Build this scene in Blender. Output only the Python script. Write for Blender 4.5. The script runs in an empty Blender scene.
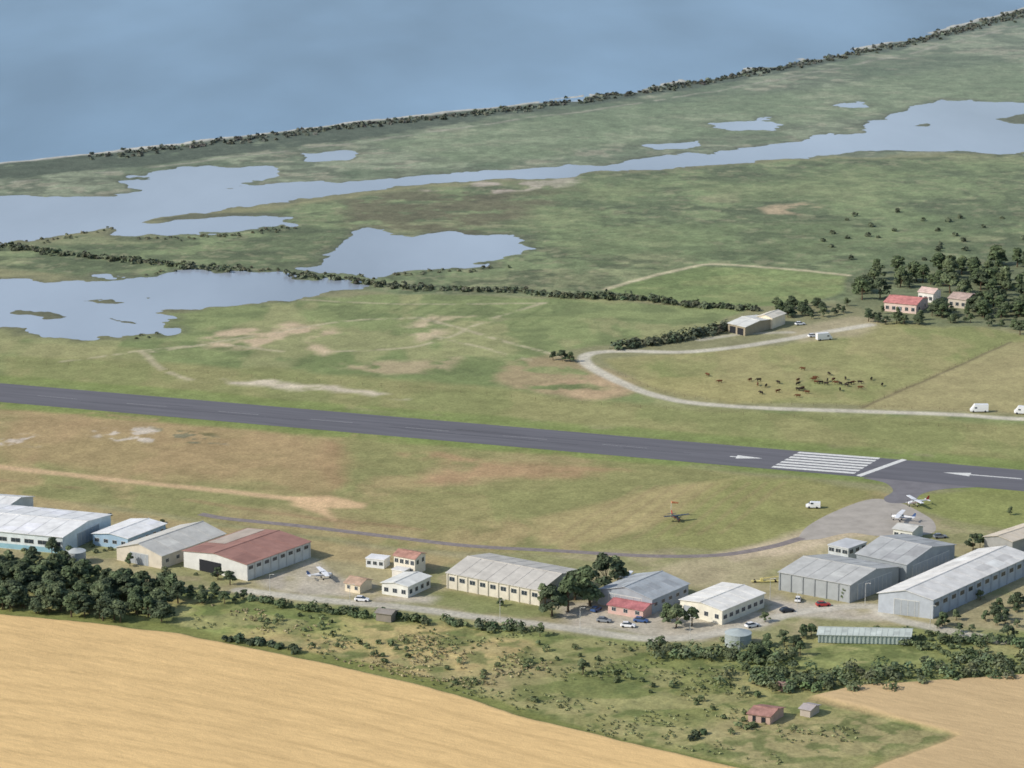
import bpy, math, random
import numpy as np
from mathutils import Vector, Matrix
random.seed(7); rng=np.random.default_rng(7)
scene=bpy.context.scene
# ---------------------------------------------------------------- camera / survey
H=260.0; PITCH=math.radians(13.5); F=3000.0
cp,sp=math.cos(PITCH),math.sin(PITCH)
def Q(px,py):
    px=np.asarray(px,float); py=np.asarray(py,float)
    dx=px-512; u=384-py
    dy=F*cp+u*sp; dz=-F*sp+u*cp
    t=H/(-dz)
    return np.stack([dx*t,dy*t],-1)
def q(px,py):
    a=Q(px,py); return Vector((float(a[0]),float(a[1]),0))
def QL(pts): return np.array([Q(*p) for p in pts])
cam=bpy.data.cameras.new("camera"); co=bpy.data.objects.new("camera",cam); scene.collection.objects.link(co)
co.location=(0,0,H); co.rotation_euler=(math.pi/2-PITCH,0,0); cam.lens=36*F/1024; cam.sensor_width=36
cam.clip_start=1; cam.clip_end=80000; scene.camera=co
cam.dof.use_dof=True; cam.dof.focus_distance=300; cam.dof.aperture_fstop=0.95   # slightly soft phone zoom
# ---------------------------------------------------------------- light
SUN=Vector((-0.80,-0.30,0.62)).normalized()
sl=bpy.data.lights.new("sun","SUN"); so=bpy.data.objects.new("sun",sl); scene.collection.objects.link(so)
sl.energy=3.4; sl.angle=math.radians(0.5); sl.color=(1,0.94,0.86)
so.rotation_euler=SUN.to_track_quat('Z','Y').to_euler()
w=bpy.data.worlds.new("World"); scene.world=w; w.use_nodes=True
nt=w.node_tree; bg=nt.nodes["Background"]; sk=nt.nodes.new("ShaderNodeTexSky"); sk.sky_type='NISHITA'
sk.sun_disc=False; sk.sun_elevation=math.asin(SUN.z); sk.sun_rotation=math.atan2(SUN.x,SUN.y)
sk.altitude=100; sk.air_density=1.0; sk.dust_density=1.6
nt.links.new(sk.outputs[0],bg.inputs[0]); bg.inputs[1].default_value=0.14
scene.view_settings.view_transform='Standard'; scene.view_settings.look='None'; scene.view_settings.exposure=0
# ---------------------------------------------------------------- helpers
K=0.86
def L(c,k=None):
    c=np.array(c,float)/255; l=np.where(c<=0.04045,c/12.92,((c+0.055)/1.055)**2.4)
    return np.minimum(l/(k or K),0.82)
def mat(name,rgb,var=0.15,scale=1.0,rough=0.85,bump=0.0,spec=0.25,lin=False,stretch=(1,1,1),metal=0.0,attr=None,rot=None):
    m=bpy.data.materials.new(name); m.use_nodes=True; n=m.node_tree.nodes; l=m.node_tree.links
    b=n["Principled BSDF"]; b.inputs["Roughness"].default_value=rough; b.inputs["Specular IOR Level"].default_value=spec
    b.inputs["Metallic"].default_value=metal
    col=tuple(rgb) if lin else tuple(L(rgb))
    g=n.new("ShaderNodeNewGeometry"); mp=n.new("ShaderNodeMapping"); mp.inputs["Scale"].default_value=stretch
    if rot is not None: mp.vector_type='TEXTURE'; mp.inputs["Rotation"].default_value=(0,0,rot)
    l.new(g.outputs["Position"],mp.inputs[0])
    no=n.new("ShaderNodeTexNoise"); no.inputs["Scale"].default_value=scale; no.inputs["Detail"].default_value=6; no.inputs["Roughness"].default_value=0.65
    l.new(mp.outputs[0],no.inputs[0])
    mr=n.new("ShaderNodeMapRange"); mr.inputs[1].default_value=0.3; mr.inputs[2].default_value=0.7
    mr.inputs[3].default_value=1-var; mr.inputs[4].default_value=1+var; l.new(no.outputs[0],mr.inputs[0])
    mx=n.new("ShaderNodeVectorMath"); mx.operation='SCALE'
    if attr:
        a=n.new("ShaderNodeAttribute"); a.attribute_name=attr; l.new(a.outputs["Color"],mx.inputs[0])
    else: mx.inputs[0].default_value=col[:3]
    l.new(mr.outputs[0],mx.inputs["Scale"]); l.new(mx.outputs[0],b.inputs["Base Color"])
    if bump:
        bp=n.new("ShaderNodeBump"); bp.inputs["Strength"].default_value=bump; bp.inputs["Distance"].default_value=0.3
        l.new(no.outputs[0],bp.inputs["Height"]); l.new(bp.outputs[0],b.inputs["Normal"])
    return m
def mkmesh(name,V,Fc,mats=None,midx=None,cols=None,smooth=False):
    me=bpy.data.meshes.new(name); V=np.asarray(V,float)
    if isinstance(Fc,np.ndarray):
        nf,k=Fc.shape
        me.vertices.add(len(V)); me.vertices.foreach_set("co",V.astype(np.float32).ravel())
        me.loops.add(nf*k); me.loops.foreach_set("vertex_index",Fc.astype(np.int32).ravel())
        me.polygons.add(nf); me.polygons.foreach_set("loop_start",np.arange(0,nf*k,k,dtype=np.int32))
        me.update(calc_edges=True)
    else:
        me.from_pydata([tuple(v) for v in V],[],Fc); me.update()
    for m in (mats or []): me.materials.append(m)
    if midx is not None: me.polygons.foreach_set("material_index",np.asarray(midx,np.int32))
    if cols is not None:
        a=me.color_attributes.new("Col",'FLOAT_COLOR','POINT')
        c=np.ones((len(V),4),np.float32); c[:,:3]=cols; a.data.foreach_set("color",c.ravel())
    if smooth: me.polygons.foreach_set("use_smooth",np.ones(len(me.polygons),bool))
    return me
def obj(name,me,parent=None,loc=None,rz=0,sc=None):
    o=bpy.data.objects.new(name,me); scene.collection.objects.link(o)
    if parent: o.parent=parent
    if loc is not None: o.location=loc
    o.rotation_euler=(0,0,rz)
    if sc is not None: o.scale=sc if hasattr(sc,'__len__') else (sc,sc,sc)
    return o
class VN:
    def __init__(s,seed): s.t=np.random.default_rng(seed).random((256,256))
    def one(s,x,y):
        xi=np.floor(x).astype(int); yi=np.floor(y).astype(int); fx=x-xi; fy=y-yi
        fx=fx*fx*(3-2*fx); fy=fy*fy*(3-2*fy); t=s.t
        a=t[xi&255,yi&255]; b=t[(xi+1)&255,yi&255]; c=t[xi&255,(yi+1)&255]; d=t[(xi+1)&255,(yi+1)&255]
        return a+(b-a)*fx+(c-a)*fy+(a-b-c+d)*fx*fy
    def fbm(s,x,y,sc,o=4):
        r=0;amp=1;tot=0
        for i in range(o):
            r=r+amp*s.one(x/sc*2**i+i*17.3,y/sc*2**i+i*9.1); tot+=amp; amp*=0.55
        return r/tot
def sstep(a,b,x):
    t=np.clip((x-a)/(b-a),0,1); return t*t*(3-2*t)
def sdpoly(px,py,poly):
    d=np.full(px.shape,1e12); ins=np.zeros(px.shape,bool); n=len(poly)
    for i in range(n):
        ax,ay=poly[i]; bx,by=poly[(i+1)%n]; ex,ey=bx-ax,by-ay
        wx,wy=px-ax,py-ay; t=np.clip((wx*ex+wy*ey)/(ex*ex+ey*ey+1e-9),0,1)
        d=np.minimum(d,(wx-ex*t)**2+(wy-ey*t)**2)
        c=((ay>py)!=(by>py))
        if ey!=0: ins^=c&(px<ax+(py-ay)*ex/ey)
    d=np.sqrt(d); return np.where(ins,d,-d)
def sdline(px,py,ln):
    d=np.full(px.shape,1e12)
    for i in range(len(ln)-1):
        ax,ay=ln[i]; bx,by=ln[i+1]; ex,ey=bx-ax,by-ay
        wx,wy=px-ax,py-ay; t=np.clip((wx*ex+wy*ey)/(ex*ex+ey*ey+1e-9),0,1)
        d=np.minimum(d,(wx-ex*t)**2+(wy-ey*t)**2)
    return np.sqrt(d)
def smoothline(pts,n=8):
    p=np.array(pts,float); p=np.vstack([2*p[0]-p[1],p,2*p[-1]-p[-2]]); out=[]
    for i in range(1,len(p)-2):
        for k in range(n):
            t=k/n; a,b,c,d=p[i-1],p[i],p[i+1],p[i+2]
            out.append(0.5*((2*b)+(c-a)*t+(2*a-5*b+4*c-d)*t*t+(3*b-a-3*c+d)*t**3))
    out.append(p[-2]); return np.array(out)
# ---------------------------------------------------------------- ground sheet
fx=np.arange(-470,470.1,0.72)
ys=[660.0]
while ys[-1]<2560: ys.append(ys[-1]+0.95*(ys[-1]/700)**0.9)
fy=np.array(ys)
gx=np.concatenate([-470-np.geomspace(10,30000,22)[::-1],fx,470+np.geomspace(10,30000,22)])
gy=np.concatenate([[-8000,-3000,-500,100,400,550,630],fy,2560+np.geomspace(20,40000,16)])
nx,ny=len(gx),len(gy)
X,Y=np.meshgrid(gx,gy); X=X.ravel(); Y=Y.ravel(); N=len(X)
n1,n2,n3,n4=VN(1),VN(2),VN(3),VN(4)
wx=(n1.fbm(X,Y,22,4)-.5); wy=(n2.fbm(X,Y,22,4)-.5)
nA=n3.fbm(X,Y,60,5); nB=n4.fbm(X,Y,14,4); nC=n1.fbm(X+500,Y,5,3)
nS=n2.fbm(X*1.0+300,Y*0.45,26,5)
nR=n4.fbm(X*0.5+60,Y*0.8,9,4)
nW=n3.fbm(X*0.6+40,Y*0.6,12,5)
C=np.tile(L((132,132,96)),(N,1)); Z=np.zeros(N); WH=np.zeros(N)
def region(poly,warp,soft,world=False):
    P=poly if world else QL(poly)
    m=warp+soft+2
    idx=np.where((X>P[:,0].min()-m)&(X<P[:,0].max()+m)&(Y>P[:,1].min()-m)&(Y<P[:,1].max()+m))[0]
    sd=sdpoly(X[idx]+wx[idx]*2*warp,Y[idx]+wy[idx]*2*warp*1.6,P)
    return idx,sd
def paint(poly,col,warp=6,soft=4,s=1.0,noise=None,thr=(0.45,0.55),world=False):
    idx,sd=region(poly,warp,soft,world); m=sstep(-soft,soft,sd)*s
    if noise is not None: m=m*sstep(thr[0],thr[1],noise[idx])
    C[idx]=C[idx]*(1-m[:,None])+L(col)*m[:,None]
    return idx,m
def line(pts,w,col,s=1.0,warp=1.0,soft=0.8,noise=None,thr=(0.35,0.5)):
    P=QL(smoothline(pts)); mg=w+warp+soft+2
    idx=np.where((X>P[:,0].min()-mg)&(X<P[:,0].max()+mg)&(Y>P[:,1].min()-mg)&(Y<P[:,1].max()+mg))[0]
    d=sdline(X[idx]+wx[idx]*2*warp,Y[idx]+wy[idx]*2*warp,P)
    m=(1-sstep(w/2-soft,w/2+soft,d))*s
    if noise is not None: m=m*sstep(thr[0],thr[1],noise[idx])
    C[idx]=C[idx]*(1-m[:,None])+L(col)*m[:,None]
shore=[(-400,196),(-200,180),(0,161),(100,151),(200,139),(350,121),(500,105),(620,89),(700,76),(800,58),(900,38),(1000,13),(1060,-4),(1300,-60)]
north=shore+[(1300,160),(1024,150),(700,160),(350,190),(0,215),(-400,250)]
paint(north,(128,137,110),10,8)
paint(north,(98,110,86),8,6,0.8,nS,(0.48,0.56))
paint(north,(92,100,80),8,6,0.7,nR,(0.50,0.58))
paint(north,(150,148,124),8,6,0.6,nB,(0.56,0.67))
paint(north,(84,100,74),8,6,0.6,nA,(0.54,0.62))
paint([(380,140),(600,110),(800,90),(1024,60),(1200,40),(1200,110),(900,110),(700,140),(450,165)],(126,141,106),14,14,0.5)
strip=[(x,y+2) for x,y in shore]+[(x,y+11+ (8 if x<400 else 0)) for x,y in shore[::-1]]
paint(strip,(74,84,68),7,3,0.95,nB,(0.22,0.38))
line([(x,y+17+(5 if x<400 else 0)) for x,y in shore],4,(156,153,134),0.6,5,2,nB,(0.35,0.5))
line([(x,y+1) for x,y in shore],8,(186,184,172),0.9,4,2.5)
central=[(-400,262),(0,243),(130,236),(300,205),(420,190),(600,174),(800,160),(1024,153),(1300,150),(1300,300),(850,300),(600,296),(350,290),(0,270),(-400,285)]
paint(central,(116,129,90),8,6)
paint(central,(90,102,72),8,6,0.8,nS,(0.47,0.56))
paint(central,(140,142,104),8,6,0.5,nA,(0.53,0.63))
paint(central,(82,92,66),8,6,0.75,nR,(0.51,0.59))
paint(central,(146,143,110),8,6,0.4,nC,(0.58,0.68))
paint([(560,250),(700,225),(850,215),(1024,215),(1024,262),(850,268),(600,290)],(92,106,72),14,10,0.6,nB,(0.4,0.55))
paint([(340,200),(420,190),(560,180),(590,190),(520,215),(480,235),(400,228),(350,225)],(98,95,72),8,8,0.85,nB,(0.33,0.55))
paint([(430,190),(480,182),(560,178),(600,176),(560,187),(490,194)],(178,168,150),8,4,0.9,nB,(0.40,0.55))
paint([(755,207),(800,203),(825,206),(800,214),(765,213)],(170,154,122),6,3,0.9,nB,(0.3,0.5))
paint([(700,196),(740,194),(735,201),(705,202)],(150,142,112),4,3,0.6)
paint([(540,180),(760,170),(1024,158),(1024,230),(700,255),(560,250),(520,225)],(118,134,90),12,12,0.5,nA,(0.35,0.6))
nf=[(-400,345),(0,330),(150,335),(170,312),(300,300),(400,293),(600,300),(740,310),(700,335),(600,345),(560,352),(590,372),(660,400),(760,410),(1300,425),(1300,485),(1024,462),(500,415),(0,380),(-400,350)]
paint(nf,(126,137,89),4,3)
paint(nf,(105,120,75),4,3,0.6,nA,(0.45,0.6))
paint(nf,(98,110,71),4,3,0.55,nR,(0.5,0.62))
paint(nf,(152,150,106),4,3,0.55,nS,(0.5,0.61))
b2=[(0,355),(150,362),(400,378),(520,392),(700,410),(1024,425),(1300,430),(1300,488),(1024,463),(500,419),(0,380)]
paint(b2,(142,140,94),4,5,0.85)
paint(b2,(122,131,82),4,5,0.65,nS,(0.43,0.58))
paint([(0,340),(140,350),(150,362),(60,360),(0,352)],(150,147,102),4,4,0.5)
for pl,c in [([(195,338),(235,328),(300,322),(345,332),(300,338),(240,350),(205,347)],(188,170,138)),
             ([(262,330),(300,340),(340,352),(330,356),(290,348)],(182,166,134)),
             ([(395,330),(425,318),(470,315),(500,318),(440,330),(415,340)],(186,172,138)),
             ([(335,365),(400,360),(455,358),(445,372),(380,372)],(164,152,118)),
             ([(520,360),(560,352),(600,365),(640,388),(600,396),(520,392),(500,378)],(154,140,106)),
             ([(185,379),(260,382),(380,390),(400,395),(300,392),(190,383)],(190,181,156)),
             ([(545,385),(600,375),(625,390),(590,398)],(172,152,118))]:
    paint(pl,c,7,4,0.9,nB,(0.3,0.48))
for ln,wd in [([(150,352),(230,340),(340,322),(420,318)],2.4),([(330,352),(420,345),(500,315),(545,303)],2.2),([(420,318),(480,334),(560,356)],2.4),([(60,362),(200,345),(280,352)],2),([(140,352),(160,368),(190,380)],3),([(430,335),(500,352),(530,360)],2.0),([(300,300),(420,304),(545,303)],2.0)]:
    line(ln,wd,(176,168,136),0.75,2,1.2,nC,(0.3,0.5))
for k in range(10):
    line([(350+k*20,320+k*.6),(395+k*19,302+k*.4)],2.2,(92,108,66),0.5,1,1.1,nC,(0.3,0.5))
encl=[(603,290),(640,280),(700,266),(780,268),(846,276),(842,292),(800,305),(740,306),(660,300)]
paint(encl,(120,134,85),2,2)
paint(encl,(102,118,72),2,2,0.55,nA,(0.45,0.55))
paint(encl,(140,143,96),2,2,0.4,nR,(0.5,0.6))
pad=[(608,358),(700,352),(780,344),(850,328),(930,318),(1024,335),(1300,350),(1300,420),(1024,412),(860,405),(730,400),(660,390),(620,372)]
paint(pad,(140,141,93),3,3)
paint(pad,(118,128,77),3,3,0.6,nA,(0.45,0.58))
paint(pad,(156,148,104),3,3,0.5,nS,(0.5,0.6))
paint([(860,408),(1010,342),(1300,350),(1300,425),(1024,414)],(153,146,104),2,2,0.85)
paint([(620,380),(760,375),(820,395),(700,399),(640,392)],(152,146,98),8,5,0.7)
line([(862,408),(930,378),(1010,342)],1.5,(112,104,78),0.8,1,0.8)
paint([(780,330),(850,318),(900,320),(860,335),(800,342)],(168,158,126),4,4,0.7)
paint([(860,270),(1300,255),(1300,335),(900,325),(840,300)],(108,116,84),6,4,0.8)
# south field
sf=[(-400,355),(0,400),(500,443),(880,492),(905,498),(870,520),(800,545),(560,556),(400,548),(230,522),(100,505),(-400,470)]
paint(sf,(150,140,99),3,3)
paint(sf,(130,134,86),3,3,0.75,nA,(0.44,0.56))
paint(sf,(166,145,107),3,3,0.5,nS,(0.51,0.61))
paint(sf,(120,123,80),3,3,0.45,nR,(0.51,0.63))
paint([(0,405),(180,420),(340,440),(330,495),(200,485),(0,462)],(160,139,102),8,8,0.65)
paint([(400,455),(520,462),(620,470),(560,478),(440,476)],(168,139,106),10,6,0.65,nB,(0.3,0.52))
paint([(325,440),(340,445),(350,480),(330,490),(318,470)],(152,124,94),4,4,0.5)
paint([(530,520),(660,487),(735,478),(700,505),(600,545),(540,545)],(166,153,108),3,3,0.7)
paint([(640,540),(720,480),(800,478),(880,492),(800,535),(700,552)],(132,135,84),5,5,0.7)
paint([(350,500),(520,475),(640,480),(560,515),(420,535)],(134,136,88),8,8,0.6)
for k in range(9):
    line([(545+k*22,545-k*1.5),(640+k*18,486-k*0.5)],1.6,(142,128,94),0.4,1,1)
for k in range(5):
    line([(40+k*30,425+k*14),(300,452+k*13),(560,480+k*12)],1.3,(136,122,88),0.3,2,1,nS,(0.4,0.6))
paint([(80,432),(150,428),(215,438),(222,448),(150,444),(95,440)],(194,187,168),7,2,0.85,nC,(0.47,0.6))
paint([(0,436),(40,438),(45,447),(0,446)],(192,183,164),5,2,0.85,nC,(0.47,0.6))
paint([(150,428),(215,434),(222,447),(180,446)],(96,98,66),5,2,0.8,nC,(0.45,0.55))
line([(-60,458),(0,467),(100,478),(220,491),(300,499),(330,500)],4.5,(190,165,127),0.85,1.5,1.5)
line([(-60,472),(0,480),(100,490),(200,502),(300,516),(420,530)],3,(142,118,90),0.5,2,1.5,nB,(0.35,0.55))
paint([(285,497),(330,494),(370,502),(365,508),(330,507),(335,520),(320,512),(300,505)],(194,167,128),3,2,0.85)
rl=[(-500,350),(1500,518.6)]
for off,s in [(-14,0.75),(13,0.85)]:
    line([(x,y+off) for x,y in rl],10,(118,133,76),s,3,3,nB,(0.2,0.45))
line([(x,y) for x,y in rl],34,(114,130,74),0.7,2,2)
paint([(905,496),(1024,487),(1300,490),(1300,540),(1000,535),(930,512)],(130,137,82),3,3,0.9)
# building belt
belt=[(-400,480),(100,508),(230,524),(400,550),(560,558),(800,546),(870,522),(930,515),(1024,535),(1300,540),(1300,640),(900,625),(720,650),(560,632),(430,618),(240,598),(0,560),(-400,530)]
paint(belt,(150,144,108),3,3)
paint(belt,(126,131,86),3,3,0.65,nB,(0.46,0.58))
paint([(0,490),(100,508),(230,527),(400,552),(470,560),(440,570),(300,558),(230,540),(100,520),(0,512)],(160,145,104),3,3,0.8)
paint([(690,560),(800,545),(870,520),(905,530),(850,550),(780,560),(770,590),(700,588),(660,572)],(166,157,124),4,3,0.7)
paint([(720,552),(800,532),(870,508),(885,530),(800,550),(740,562)],(182,169,140),4,3,0.8)
paint([(420,592),(450,590),(545,608),(560,618),(470,612),(420,603)],(120,127,80),2,2,0.8)
for pl in ([(310,560),(345,575),(440,596),(430,605),(350,600),(280,590),(260,580)],[(560,605),(660,598),(780,596),(800,610),(760,630),(700,640),(620,632),(560,625)],[(770,600),(880,606),(900,618),(860,622),(790,618)]):
    paint(pl,(176,170,153),3,3,0.8,nB,(0.15,0.45))
# lower scrub
sc=[(-400,560),(0,556),(240,598),(430,618),(560,632),(720,650),(900,625),(1300,640),(1300,700),(1024,690),(900,760),(760,800),(400,700),(0,640)]
paint(sc,(130,137,85),4,3)
low=[(300,640),(560,640),(740,660),(880,700),(980,740),(860,790),(620,760),(420,690)]
paint(low,(124,130,80),5,4)
paint(low,(146,143,95),5,4,0.65,nA,(0.44,0.58))
dry=[(170,600),(300,618),(430,628),(530,640),(540,652),(430,690),(330,660),(180,640)]
paint(dry,(172,158,108),6,5,0.95,nB,(0.25,0.45))
paint(dry,(148,130,90),6,5,0.6,nR,(0.5,0.6))
paint([(170,606),(280,612),(360,628),(340,640),(180,632)],(120,140,76),5,4,0.75,nA,(0.3,0.5))
paint([(440,680),(520,668),(560,655),(600,665),(500,690)],(138,122,90),5,4,0.65)
paint([(560,650),(700,668),(820,690),(800,715),(640,720),(540,690)],(118,126,74),6,5,0.65,nS,(.33,.52))
paint([(690,732),(740,718),(860,718),(950,732),(900,758),(770,768)],(150,142,101),5,4,0.75)
paint(sc,(96,108,64),4,3,0.75,nC,(0.52,0.61))
paint(sc,(100,111,66),4,3,0.55,nS,(0.54,0.62))
paint(sc,(164,157,110),4,3,0.45,nR,(0.54,0.63))
C*=np.array([1.02,0.99,1.03])
# wheat
def wheat(poly,col):
    idx,sd=region(poly,1.2,1); m=sstep(-1.0,1.0,sd)
    v=(0.92+0.16*nA[idx])[:,None]
    C[idx]=C[idx]*(1-m[:,None])+L(col)*v*m[:,None]; WH[idx]=np.maximum(WH[idx],m); Z[idx]+=0.55*m
line([(-300,592),(0,612),(130,622),(250,645),(400,676),(520,712),(620,743),(760,772)],7,(116,121,70),0.9,2,1.5)
wheat([(-400,592),(0,616),(100,624),(180,634),(280,655),(400,682),(470,700),(520,716),(620,742),(740,768),(830,790),(830,900),(-400,900)],(207,176,124))
line([(815,700),(870,712),(955,733),(880,770)],4,(150,134,98),0.9,2,1.5)
wheat([(812,697),(850,688),(930,681),(1024,675),(1300,665),(1300,900),(860,900),(870,772),(958,736),(870,712)],(188,163,122))
for k in range(1,9):
    o=k*17
    for oo in (0,1.8):
        line([(-300,592+o+oo),(0,616+o+oo),(180,634+o*1.02+oo),(400,682+o*1.05+oo),(620,746+o*1.1+oo)],0.8,(166,140,96),0.3,0.4,0.6)
TR=(190,184,166)
line([(1200,424),(1024,419),(960,415),(880,412),(790,409),(730,406),(680,401),(640,391),(605,375),(585,362),(590,354),(620,351),(680,352),(730,348),(780,340),(820,333),(870,325)],5.0,TR,0.95,0.9,1.2)
line([(605,289),(640,279),(690,267),(720,264),(790,269),(848,275)],3.4,(184,175,142),0.9,1,1.2)
line([(700,340),(740,334),(790,332)],4,TR,0.6,1,1)
line([(240,590),(330,601),(400,607),(470,616),(560,627),(640,638),(700,636),(750,626),(800,612),(870,606),(900,620),(1000,640)],5,(180,175,160),0.9,0.6,1)
line([(310,560),(300,575),(290,590)],4,(172,164,138),0.5,1,1)
# water: carve
waters=[
 ([(-400,222),(0,196),(60,198),(130,193),(250,187),(330,182),(420,176),(520,169),(640,161),(720,152),(800,143),(870,128),(890,113),(940,99),(1000,102),(1060,104),(1300,100),(1300,160),(1024,153),(960,150),(900,148),(860,152),(780,159),(700,165),(600,172),(500,179),(400,186),(300,199),(200,211),(120,222),(60,234),(0,243),(-400,262)],6),
 ([(128,180),(180,167),(262,167),(272,177),(240,184),(190,192),(135,193)],7),
 ([(118,224),(200,218),(290,217),(297,222),(200,233),(130,233)],5),
 ([(312,268),(325,256),(345,243),(362,232),(372,227),(392,234),(450,233),(508,239),(514,247),(490,262),(440,267),(380,275),(330,271)],5),
 ([(-400,300),(0,285),(80,279),(150,276),(240,271),(320,279),(355,287),(310,295),(250,303),(180,307),(155,311),(175,318),(145,322),(155,331),(110,335),(50,333),(0,327),(-400,330)],8),
 ([(718,123),(760,119),(786,124),(770,129),(730,129)],5),
 ([(312,154),(340,152),(342,158),(318,159)],3),
 ([(600,93),(625,88),(660,80),(640,90)],3),([(680,79),(740,68),(735,73),(690,83)],3),([(800,56),(850,46),(870,45),(820,59)],3),([(550,101),(590,95),(585,101)],3),([(750,67),(790,59),(780,65)],3),([(890,40),(930,31),(925,35)],3),
 ([(650,145),(700,141),(690,147),(660,149)],3),([(838,104),(858,102),(855,106)],6),
]
WSD=np.full(N,-1e3)
for pl,wp in waters:
    idx,sd=region(pl,wp,16); WSD[idx]=np.maximum(WSD[idx],sd+(nW[idx]-.5)*24)
ISL=np.zeros(N)
isl=[([(0,310),(25,309),(50,312),(75,316),(60,320),(0,318)],9),([(55,303),(75,299),(110,298),(135,301),(120,305),(90,304),(62,306)],9),([(985,118),(1024,113),(1100,112),(1100,124),(1010,124)],4),([(135,296),(160,294),(150,300)],3),([(400,183),(470,176),(440,181)],3),([(150,322),(110,318),(130,327)],3),([(140,220),(200,214),(270,214),(200,219)],4),([(340,258),(350,250),(352,256)],4),([(900,125),(940,120),(930,126)],6)]
for pl,wp in isl:
    idx,sd=region(pl,wp,8); sd=sd+(nW[idx]-.5)*14; WSD[idx]=np.minimum(WSD[idx],-sd+2); ISL[idx]=np.maximum(ISL[idx],sstep(-6,0,sd))
seap=np.vstack([[[-30000,1150]],QL([(-400,196)]),QL(shore[1:]),[[30000,5500]],[[30000,60000]],[[-30000,60000]]])
sdS=sdpoly(X+wx*8,Y+wy*16,seap); WSD=np.maximum(WSD,sdS)
edge=sstep(-12,-1,WSD)*(1-sstep(0,1,WSD)); edge=np.maximum(edge*(0.35+0.65*nB),ISL)
isSea=sdS>-15
mud=np.where(isSea[:,None],L((184,182,170)),L((90,92,74)))
C=C*(1-edge[:,None]*0.85)+mud*edge[:,None]*0.85
marsh=np.zeros(N)
for pl in (north,central): 
    idx,sd=region(pl,4,4); marsh[idx]=np.maximum(marsh[idx],sstep(0,8,sd))
rough=n1.fbm(X,Y,3.0,3); 
Z+= -0.24*marsh*rough
idx,sd=region(sc,2,2); Z[idx]+=np.where(WH[idx]<0.02,-0.45*sstep(0,6,sd)*rough[idx],0)
Z=np.where(WSD>-6,np.minimum(Z,0)*1.0 - 1.1*sstep(-5,4.5,WSD),Z)
mot=0.80+0.40*(n3.fbm(X+900,Y,7,4)); mot2=0.84+0.32*n4.fbm(X,Y+700,2.2,2)
ww=(1-WH*0.85)*(1+0.6*marsh)
C*= (1+(mot*mot2-1)*ww)[:,None]
# aerial haze painted into the ground colour, stronger with distance
far_haze=np.clip((Y-1000)/1400,0,1)[:,None]*0.34
C=C*(1-far_haze)+L((138,150,146))*far_haze
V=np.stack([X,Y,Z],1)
i=np.arange(nx-1)[None,:]+nx*np.arange(ny-1)[:,None]; i=i.ravel()
Fc=np.stack([i,i+1,i+nx+1,i+nx],1)
W2=WSD.reshape(ny,nx)
def wsd(p):
    ix=np.clip(np.searchsorted(gx,p[:,0]),0,nx-1); iy=np.clip(np.searchsorted(gy,p[:,1]),0,ny-1); return W2[iy,ix]
gm=bpy.data.materials.new("ground_soil_and_grass"); gm.use_nodes=True; n=gm.node_tree.nodes; l=gm.node_tree.links; b=n["Principled BSDF"]
b.inputs["Roughness"].default_value=1; b.inputs["Specular IOR Level"].default_value=0.08
at=n.new("ShaderNodeAttribute"); at.attribute_name="Col"; ge=n.new("ShaderNodeNewGeometry")
def nz(scale,det):
    mp=n.new("ShaderNodeMapping")
    l.new(ge.outputs["Position"],mp.inputs[0]); t=n.new("ShaderNodeTexNoise"); t.inputs["Scale"].default_value=scale; t.inputs["Detail"].default_value=det; t.inputs["Roughness"].default_value=0.7
    l.new(mp.outputs[0],t.inputs[0]); return t
def mr(src,a,b_,c,d):
    m=n.new("ShaderNodeMapRange"); m.inputs[1].default_value=a; m.inputs[2].default_value=b_; m.inputs[3].default_value=c; m.inputs[4].default_value=d; l.new(src,m.inputs[0]); return m
ta=nz(0.9,4); ma=mr(ta.outputs[0],0.3,0.7,0.76,1.24)
wa=n.new("ShaderNodeAttribute"); wa.attribute_name="wheat"
A0=q(0,616);B0=q(620,746); ang=math.atan2(B0.y-A0.y,B0.x-A0.x)
tb=nz(1.0,4)
tm=tb.inputs[0].links[0].from_node
tm.vector_type='TEXTURE'; tm.inputs["Scale"].default_value=(10,1.6,1); tm.inputs["Rotation"].default_value=(0,0,ang)
mb=mr(tb.outputs[0],0.3,0.7,0.86,1.12)
mixf=n.new("ShaderNodeMix"); l.new(wa.outputs["Fac"],mixf.inputs[0]); l.new(ma.outputs[0],mixf.inputs[2]); l.new(mb.outputs[0],mixf.inputs[3])
vm=n.new("ShaderNodeVectorMath"); vm.operation='SCALE'; l.new(at.outputs["Color"],vm.inputs[0]); l.new(mixf.outputs[0],vm.inputs["Scale"])
l.new(vm.outputs[0],b.inputs["Base Color"])
bp=n.new("ShaderNodeBump"); bp.inputs["Strength"].default_value=0.5; bp.inputs["Distance"].default_value=0.35; l.new(ta.outputs[0],bp.inputs["Height"]); l.new(bp.outputs[0],b.inputs["Normal"])
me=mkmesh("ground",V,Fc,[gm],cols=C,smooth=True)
a=me.attributes.new("wheat",'FLOAT','POINT'); a.data.foreach_set("value",WH.astype(np.float32))
obj("ground",me)
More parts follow.
